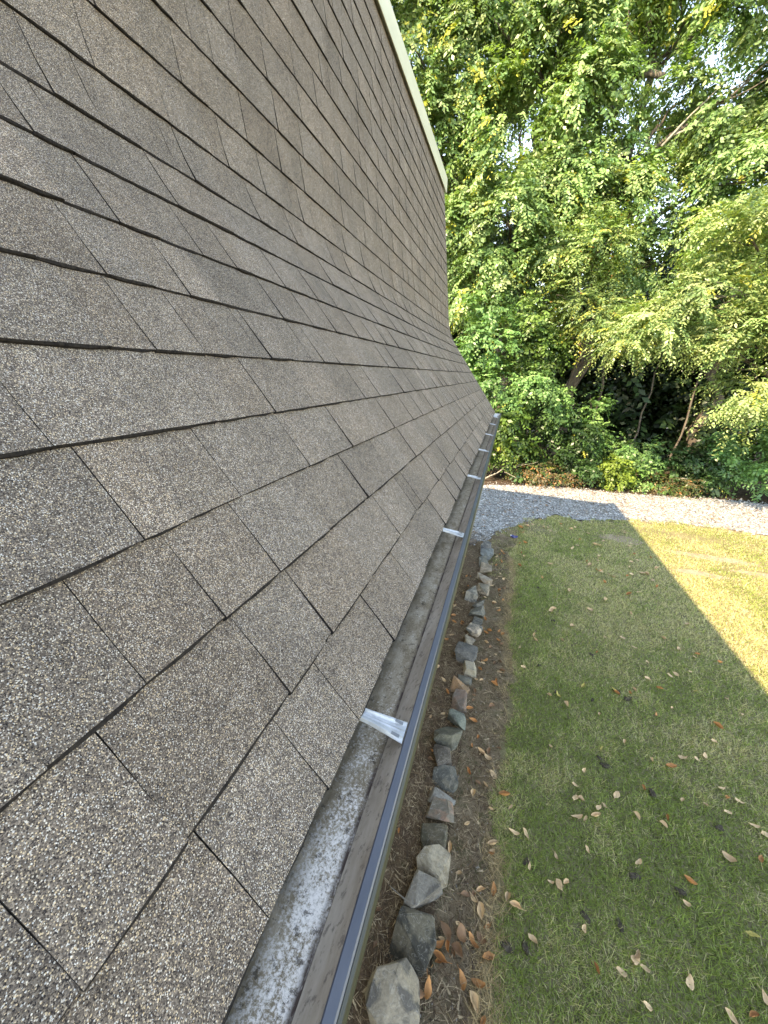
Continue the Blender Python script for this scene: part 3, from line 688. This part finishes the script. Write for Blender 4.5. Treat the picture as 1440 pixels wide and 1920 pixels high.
tree((-.4, 17.0, 0), (-.2, 16.6, 13.5), .24, lob((-.8, 15.2, 10.2, 1.6, 1.5), (.06, 15.7, 12.2, 1.5, 1.4), (-.8, 14.7, 7.7, 1.25, 1.2), (.7, 15.6, 8.9, 1.25, 1.2), (-1.5, 14.9, 6.2, 1.0, .9), (-.8, 15.8, 14.1, 1.7, 1.4), (-.2, 14.8, 6.2, .9, .7), (.9, 15.0, 10.6, 1.0, .8), (.9, 14.9, 7.4, .9, .7), (-2.3, 15, 7.6, .8, .8), (1.5, 15.4, 8.0, .8, .7)), 6200, 'tall tree with pale drooping sprays left of the sky gaps', 32, yellow=.07,
     extra=[limb((-.2, 16.4, 11.6), (-2.0, 14.9, 12.6), .09, .03, 5), limb((-.7, 15.1, 12.2), (-1.6, 14.8, 12.9), .05, .02, 6)])
tree((2.3, 17.2, 0), (2.3, 16.2, 12.8), .25, lob((1.2, 15.6, 12.5, 1.15, 1.2), (3.4, 16, 12.9, 1.2, 1.2), (4.7, 15.2, 10.7, 1.35, 1.2), (1.9, 16, 9.7, .85, .8), (5.5, 15.7, 8.7, 1.3, 1.2), (4.7, 15.2, 12.6, 1.4, 1.0), (2.2, 16.2, 14.6, 1.7, 1.1), (6.4, 15.8, 10.6, 1.4, 1.5), (3.9, 16.4, 7.2, 1.0, .9), (2.4, 15.4, 8.6, .8, .6), (3.3, 15.6, 10.6, .8, .7), (2.6, 15.5, 6.9, 1.0, .8), (3.4, 15.8, 8.9, .7, .6)), 6000, 'tall tree with bare dark limbs showing against blue sky', 33, yellow=.12, shell=.6,
     extra=[limb((1.7, 16.0, 10.6), (2.0, 15.7, 11.4), .13, .12, 8, 5), limb((2.0, 15.7, 11.4), (2.7, 15.2, 11.0), .11, .07, 9, 5), limb((1.95, 15.7, 11.3), (2.25, 15.6, 12.9), .10, .06, 10, 6), limb((3.0, 15, 9.4), (4.1, 14.9, 10.6), .035, .012, 12, 6), limb((3.2, 15, 9.6), (4.0, 14.9, 9.9), .03, .01, 13, 6)])
tree((2.2, 15.6, 0), (1.9, 14.8, 7.0), .07, lob((1.75, 14.2, 6.9, .75, .55), (1.5, 14.3, 5.9, .7, .5), (2.1, 14.4, 5.2, .7, .5)), 900, 'slender young tree with yellowing feathery tips in the middle', 34, ll=.10, lw=.045, spl=.8, m=20, droop=.25, pal=[(.18, .27, .095), (.22, .29, .10), (.15, .24, .085)], yellow=.14, tip=.02)
tree((8.6, 13.8, 0), (7.6, 13.0, 7.4), .16, lob((4.45, 11.6, 6.3, 1.0, .75), (3.95, 11.4, 5.15, .8, .5), (3.25, 11.6, 4.75, .75, .42), (2.65, 12.0, 4.25, .55, .36), (5.15, 11.4, 4.4, 1.0, .7), (5.5, 11.6, 3.2, .6, .5), (5.7, 11.6, 5.4, 1.1, .9), (6.6, 12.2, 6.4, 1.3, 1.0), (6.2, 12.2, 7.7, 1.0, .7)), 4600, 'nearest tree leaning in from the right with long feathery boughs', 35, ll=.095, lw=.042, spl=.62, m=20, droop=.5, pal=[(.22, .32, .12), (.27, .355, .14), (.31, .37, .15), (.16, .26, .095)], yellow=.08, shell=.35)
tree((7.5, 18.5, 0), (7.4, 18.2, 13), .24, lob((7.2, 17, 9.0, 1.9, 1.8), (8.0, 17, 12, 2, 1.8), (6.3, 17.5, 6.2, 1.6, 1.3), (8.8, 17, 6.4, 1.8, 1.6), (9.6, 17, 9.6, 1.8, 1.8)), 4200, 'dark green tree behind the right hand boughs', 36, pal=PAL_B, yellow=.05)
# shrubs
def shrub(base, lobes, n_spray, label, seed, pal=PAL_B, ll=.13, lw=.075, m=11, yellow=.03, stems=4, name='shrub', tip=None, spl=.42):
    t = tag(empty(name, base), label, 'shrub', 'shrubs at the foot of the trees'); B = Vector(base); r = random.Random(seed)
    for i in range(stems):
        l = r.choice(lobes); s = obj('stem', tube([limb((base[0] + r.uniform(-.15, .15), base[1] + r.uniform(-.15, .15), -.02), (l[0] + r.uniform(-.3, .3), l[1] + r.uniform(-.2, .2), l[2] + l[5] * .5), .022, .006, seed + i, 6, 0, .12)], M_BARK, 'stem', 5), t); s.location = -B
    c = obj('crown', leaf_cloud(lobes, n_spray, m, ll, lw, spl, .4, pal, 'crown', seed, .45, yellow, tip), t); c.location = -B
    return t
shrub((-.9, 14.2, 0), lob((-.8, 13.9, 4.25, .85, .8), (-1.2, 14.0, 3.0, .9, .9), (-.5, 13.9, 2.7, .8, .8), (-1.0, 13.9, 5.2, .6, .5)), 1100, 'tall leafy shrub seen just past the roof edge', 51)
shrub((.6, 14.9, 0), lob((.55, 14.6, 5.0, .95, .7), (.2, 14.5, 4.1, .9, .6), (1.0, 14.6, 4.0, .8, .6)), 900, 'broad leaved bush under the drooping sprays', 52, pal=[(.08, .15, .035), (.10, .175, .04), (.065, .13, .03)])
shrub((.6, 14.2, 0), lob((.7, 13.9, 3.1, .85, .55), (.2, 13.8, 2.4, .7, .45), (1.3, 14.1, 2.5, .7, .5)), 800, 'mid green bush with layered leaves left of the dark hollow', 53)
shrub((-.2, 13.6, 0), lob((-.15, 13.3, 1.9, .7, .5), (.2, 13.4, 1.2, .75, .5), (-.7, 13.3, 1.1, .6, .6)), 700, 'low bush behind the end of the gutter', 54, pal=[(.07, .14, .03), (.09, .16, .03), (.05, .10, .025)])
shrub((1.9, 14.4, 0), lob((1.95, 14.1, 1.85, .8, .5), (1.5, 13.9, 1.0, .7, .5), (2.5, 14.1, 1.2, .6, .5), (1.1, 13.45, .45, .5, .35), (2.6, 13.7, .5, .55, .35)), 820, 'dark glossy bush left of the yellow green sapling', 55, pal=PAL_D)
shrub((3.2, 15.4, 0), lob((2.9, 15.2, 2.6, .4, .4), (2.9, 15.0, 1.5, .6, .5)), 200, 'thin bush at the left rim of the dark hollow', 56)
shrub((4.4, 15.1, 0), lob((4.4, 14.7, 1.25, .65, .35), (4.1, 14.7, .7, .6, .4), (5.0, 14.7, .8, .5, .4), (4.8, 14.15, .4, .5, .3)), 420, 'small glossy bush in front of the dark hollow', 57)
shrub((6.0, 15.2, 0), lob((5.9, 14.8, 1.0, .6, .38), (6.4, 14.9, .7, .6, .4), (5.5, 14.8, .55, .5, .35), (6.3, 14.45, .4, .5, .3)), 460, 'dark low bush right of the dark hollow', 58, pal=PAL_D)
shrub((7.6, 15.3, 0), lob((7.5, 15.0, 1.5, .8, .7), (8.2, 15.1, 1.9, .9, .8), (6.9, 15.1, .9, .6, .5), (7.9, 14.7, .7, .8, .5)), 800, 'bush at the right end of the path', 59)
shrub((3.75, 13.9, 0), lob((3.75, 13.8, .75, .30, .35), (3.7, 13.75, .35, .28, .22)), 170, 'small yellow green sapling at the gravel edge', 60, pal=[(.15, .23, .045), (.17, .25, .05)], yellow=.05, ll=.12)
shrub((1.5, 13.45, 0), lob((1.4, 13.3, .4, .6, .28), (2.0, 13.4, .35, .5, .25), (.9, 13.2, .35, .4, .22)), 300, 'dry brownish brush along the gravel edge', 61, pal=[(.14, .11, .06), (.10, .11, .045), (.18, .13, .08), (.08, .12, .04)], ll=.09, lw=.04, tip=.2)
shrub((5.2, 14.0, 0), lob((5.0, 13.9, .28, .5, .2), (5.7, 14.1, .3, .5, .22)), 190, 'low dry weeds under the bent vine', 62, pal=[(.13, .11, .055), (.08, .12, .04)], ll=.09, lw=.04, tip=.1)
# the far wood: one mass behind the front trees, deep shade put into its leaf colours
rr = random.Random(9)
fl = []
for i in range(100):
    x = rr.uniform(-9, 18); y = rr.uniform(19.5, 27); fl.append((x, y, rr.uniform(.8, 8.0), 1.9, 1.6, 1.5))
for i in range(14):
    x = rr.uniform(-8, -1); y = rr.uniform(20, 27); fl.append((x, y, rr.uniform(5, 9.5), 1.9, 1.6, 1.5))
for i in range(9):
    x = rr.uniform(3, 14); y = rr.uniform(22, 28); fl.append((x, y, rr.uniform(5, 8.0), 1.6, 1.6, 1.3))
for i in range(60):
    x = rr.uniform(-9, 18); y = rr.uniform(20, 27); z = rr.uniform(7, 13.5)
    if 2.2 < x < 8.5 and z > 10.0: continue
    fl.append((x, y, z, 1.7, 1.5, 1.4))
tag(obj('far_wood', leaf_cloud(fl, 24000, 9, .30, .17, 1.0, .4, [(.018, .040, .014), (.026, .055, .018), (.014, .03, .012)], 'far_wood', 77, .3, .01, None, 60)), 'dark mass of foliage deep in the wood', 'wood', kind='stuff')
# thin trunks in the dark understorey
for i, (x, y, h, r0, dx, lab) in enumerate([(4.9, 17.6, 6.5, .04, .5, 'thin leaning trunk in the dark hollow'), (3.5, 17.2, 7, .06, -.4, 'thin pale trunk deep in the dark hollow'), (6.6, 18.0, 6, .045, .3, 'slim trunk at the right rim of the hollow'), (-1.9, 17.5, 9, .12, .3, 'grey trunk seen through leaves beside the roof')]):
    t = tag(empty('sapling_tree', (x, y, 0)), lab, 'tree', 'thin trunks under the trees')
    o = obj('trunk', tube([limb((0, 0, -.03), (dx, .2, h), r0, r0 * .4, i + 80, 9, 0, .025)], M_BARK, 'trunk', 7), t)
    c = obj('crown', leaf_cloud([(dx, .2, h, .7, .7, .5)], 60, 10, .12, .06, .5, .4, PAL_D, 'crown', 90 + i), t)

# fallen branch and bent vine by the gravel
t = tag(empty('fallen_branch', (-.3, 12.7, 0)), 'pale fallen branch leaning out of the bushes by the gutter end', 'branch')
o = obj('main_stick', tube([limb((-.1, 0, .02), (1.3, .5, .75), .028, .010, 5, 7, .02, .05)], M_TWIG, 'main_stick'), t)
o = obj('side_twig', tube([limb((.55, .2, .33), (.95, -.15, .25), .013, .005, 6, 5, .02, .05), limb((.85, .3, .5), (1.5, .1, .8), .012, .004, 7, 5, .02, .05)], M_TWIG, 'side_twig', 5), t)
t = tag(obj('bent_vine', tube([limb((5.0, 14.1, .02), (6.3, 14.3, .12), .022, .012, 15, 9, .33, .02)], M_TWIG, 'bent_vine')), 'pale vine arching over the low weeds', 'vine')

# ------------------------------------------------------------------ fallen leaves, clods, wrapper
LCOL = {'tan': (.60, .40, .225), 'orange': (.50, .225, .085), 'brown': (.24, .13, .07), 'yellow': (.45, .36, .10)}
LM = {}
for k, c in LCOL.items():
    m = NT('dry_leaf_' + k); tc = m.new('TexCoord'); n = m.noise(tc.outputs['Object'], 30, 4)
    oi = m.new('ObjectInfo'); hv = m.new('HueSaturation'); m.link(m.math('ADD', m.math('MULTIPLY', oi.outputs['Random'], .45), .80), hv.inputs['Value'])
    m.link(m.ramp(n, [(.3, tuple(v * .72 for v in c)), (.7, tuple(min(1, v * 1.15) for v in c))]), hv.inputs['Color'])
    m.col(hv.outputs[0]); m.rough(.7, .3); LM[k] = m.m
def leaf_mesh(seed, mat):
    r = random.Random(seed); L = .068; W = r.uniform(.026, .050); curl = r.uniform(.2, .9); cup = r.uniform(-.3, 1.5); fold = r.uniform(0, .8); V = []; F = []; ns = 7
    tw = r.uniform(-.6, .6)
    for i in range(ns):
        t = i / (ns - 1); w = W / 2 * (math.sin(math.pi * min(1, t * .96 + .02)) ** .75) * (1.15 - .45 * t)
        x = (t - .5) * L; zc = curl * .05 * (t - .45) ** 2 * 2
        for q in (-1, -.5, 0, .5, 1):
            zz = zc + fold * .012 * abs(q) * math.sin(math.pi * t) + cup * .022 * q * q * math.sin(math.pi * t) + r.uniform(-.0028, .0028) + tw * q * (t - .5) * .015
            V.append((x + r.uniform(-.002, .002), q * w * r.uniform(.82, 1.15) * (1 - .15 * cup) + .006 * math.sin(3 * t + seed), zz + .004))
    for i in range(ns - 1):
        for j in range(4):
            a = i * 5 + j; F.append((a, a + 1, a + 6, a + 5))
    b = len(V); V += [(L * .5, -.001, .006), (L * .5 + .022, .002, .014), (L * .5 + .022, .0035, .014), (L * .5, .001, .006)]; F.append((b, b + 1, b + 2, b + 3))
    return mesh_py('dry_leaf', V, F, [mat], True)
LMESH = {k: [leaf_mesh(i * 13 + q, LM[k]) for i in range(5)] for q, k in enumerate(LCOL)}
KNOWN = [(1.61, 2.87), (2.52, 4.34), (1.06, 2.21), (1.25, 1.49), (1.65, 2.09), (.96, 1.72), (.87, 3.02), (2.42, 3.63), (1.57, 3.33), (1.33, 3.16), (.46, 2.4), (.51, 2.33), (.53, 2.15), (1.02, 2.43), (1.08, 2.44), (1.25, 2.6), (1.2, 2.57), (1.17, 2.49), (2.27, 3.1), (2.36, 3.02), (2.07, 2.89), (2.07, 2.5), (1.69, 1.59), (1.28, 1.65), (.54, 1.7), (.49, 1.73), (1.01, 3.71), (.92, 3.68), (1.08, 3.62), (1.29, 3.97), (1.63, 4.01), (1.79, 4.04), (1.85, 4.1), (2.83, 4.33), (1.91, 3.17), (.78, 1.91), (.83, 2.09), (1.4, 2.24), (1.24, 1.70), (1.14, 1.59), (1.0, 1.55), (1.52, 1.67), (1.99, 2.04), (2.29, 2.56), (1.72, 2.23), (1.72, 2.66), (1.67, 2.6), (.88, 1.95), (.64, 1.56), (.62, 2.17)]
rl = random.Random(77)
def put_leaf(x, y, z, k, label, group, sc=1.0):
    o = obj('dry_leaf', rl.choice(LMESH[k]), None, (x, y, z)); s = sc * rl.uniform(.6, 1.35); o.scale = (s, s, s)
    o.rotation_euler = (rl.uniform(-.35, .35), rl.uniform(-.3, .3), rl.uniform(0, 6.28)); tag(o, label, 'leaf', group)
def by_stones(y):
    return 'beside the two nearest stones' if y < 1.45 else 'beside the cream stone' if y < 1.85 else 'beside the pink and slate stones' if y < 2.5 else 'beside the green grey stones' if y < 3.1 else 'beside the orange stone' if y < 3.75 else 'beside the white topped stone' if y < 5 else 'beside the farthest stones'
CW = {'tan': 'pale tan', 'orange': 'rusty orange', 'yellow': 'yellowing'}
def lawn_leaf(x, y, k, sc, z=.033):
    if y < 2.15: w = 'in the green grass nearest the camera'
    elif x < .75: w = 'in the grass along the straw fringe'
    elif x > 2.45: w = 'in the grass close to the shadow line'
    elif y > 7.2: w = 'on the shaded grass close to the gravel'
    elif y > 4.3: w = 'in the far half of the shaded lawn'
    else: w = 'in the middle of the shaded lawn'
    put_leaf(x, y, z, k, CW[k] + ' dry leaf ' + w, k + ' leaves ' + w, sc)
for x, y in KNOWN:
    lawn_leaf(x, y, rl.choices(['tan', 'orange', 'yellow'], [.75, .17, .08])[0], 1.05)
cnt = 0
while cnt < 125:
    y = 1.2 + 8.4 * rl.random() ** .8; x = rl.uniform(.6, 3.2)
    if x > .75 + y * .95 or y > float(grav_n(x)) - .1: continue
    cnt += 1; lawn_leaf(x, y, rl.choices(['tan', 'orange'], [.75, .25])[0], .8 + .05 * y)
for i in range(12):
    y = rl.uniform(5.5, 10.2); x = rl.uniform(3.6, .5 + y * .75)
    put_leaf(x, y, .032, 'tan', 'tan dry leaf lying on the sunlit lawn', 'tan leaves on the sunlit lawn', .8)
cnt = 0
while cnt < 105:
    y = 1.0 + 6.4 * rl.random() ** 1.3; x = rl.uniform(.08, .42)
    if x > float(lawn_x(y)): continue
    k = rl.choices(['tan', 'orange', 'brown'], [.45, .3, .25])[0]; cnt += 1
    put_leaf(x, y, rl.uniform(.014, .024), k, k + ' dry leaf on the dirt strip ' + by_stones(y), k + ' leaves on the strip ' + by_stones(y), .95)
for i in range(58):
    y = 1.2 + 6.2 * rl.random() ** 1.2; x = rl.uniform(-.55, -.12)
    k = rl.choices(['tan', 'orange', 'brown'], [.4, .35, .25])[0]
    put_leaf(x, y, rl.uniform(.014, .024), k, k + ' dry leaf on the soil bed ' + by_stones(y), k + ' leaves on the bed ' + by_stones(y), .9)
for x, y, k in ((.12, 1.42, 'brown'), (.15, 1.36, 'orange'), (.10, 1.30, 'orange'), (.06, 1.16, 'orange'), (.02, 1.13, 'brown'), (.22, 1.45, 'brown'), (.20, 1.36, 'brown')):
    put_leaf(x, y, .04, k, 'curled leaf in the pile beside the charcoal stone', 'leaf pile by the charcoal stone', 1.25)
# litter leaves on the gravel, far too small to count
n = 900
px_ = rng.random(n) * 9 - 1; py_ = rng.random(n) * 5 + 8
ok = (py_ > grav_n(px_) + .1) & (py_ < grav_f(px_) - .1); px_, py_ = px_[ok], py_[ok]; n = len(px_)
blades(px_, py_, np.full(n, .035), .05 + .04 * rng.random(n), .03 + .03 * rng.random(n), np.radians(70 + 18 * rng.random(n)), np.array([.24, .14, .08]) * (.4 + rng.random((n, 1))), 'path_litter', M_STRAW, 'small brown leaf scraps strewn over the gravel', 'litter')

M_CLOD = simple('dark_clod', (.035, .028, .020), (.095, .075, .055), 60, .95, .15, 0, .8, .01)
def clod_mesh(seed):
    r = random.Random(seed); bm = bmesh.new(); bmesh.ops.create_icosphere(bm, subdivisions=2, radius=.045)
    for v in bm.verts:
        f = r.uniform(.55, 1.3); v.co = Vector((v.co.x * f * 1.2, v.co.y * f * .8, max(-.006, v.co.z * f * .42)))
    me = bpy.data.meshes.new('soil_clod'); bm.to_mesh(me); bm.free(); me.materials.append(M_CLOD); return me
CM = [clod_mesh(i) for i in range(4)]
CL = [(1.34, 3.0), (.99, 3.78), (1.66, 4.03), (.62, 1.99), (.6, 1.52), (1.35, 2.15), (1.67, 2.86), (1.64, 2.16), (.84, 4.16), (.98, 1.8), (2.1, 2.73), (1.19, 1.83), (.49, 1.49), (1.37, 3.8), (1.3, 3.07), (1.75, 3.95), (1.5, 4.6), (1.1, 5.2), (.95, 6.1)]
for i, (x, y) in enumerate(CL):
    o = obj('soil_clod', CM[i % 4], None, (x, y, .024)); o.rotation_euler = (0, 0, i * 1.3); s = random.Random(i).uniform(.45, .95); o.scale = (s, s * .9, s)
    tag(o, 'dark crumbly clod lying in the shaded grass', 'clod', 'dark clods on the shaded lawn')

def crumple(name, seed, w, d, h, mat):
    r = random.Random(seed); bm = bmesh.new(); bmesh.ops.create_icosphere(bm, subdivisions=2, radius=.5)
    for v in bm.verts:
        f = r.uniform(.6, 1.15); v.co = Vector((v.co.x * w * f, v.co.y * d * f, (v.co.z + .5) * h * f))
    me = bpy.data.meshes.new(name); bm.to_mesh(me); bm.free(); me.materials.append(mat); return me
t = tag(empty('crumpled_wrapper', (.57, 8.12, .012)), 'crumpled navy blue wrapper lying where the gravel meets the grass', 'wrapper')
obj('blue_film', crumple('blue_film', 3, .15, .09, .07, simple('navy_foil', (.02, .025, .10), (.05, .06, .22), 30, .3, .6, 0, .3)), t)
o = obj('white_end', crumple('white_end', 5, .05, .05, .05, simple('white_foil', (.5, .5, .55), (.7, .7, .72), 30, .4)), t); o.location = (-.06, .03, .01)
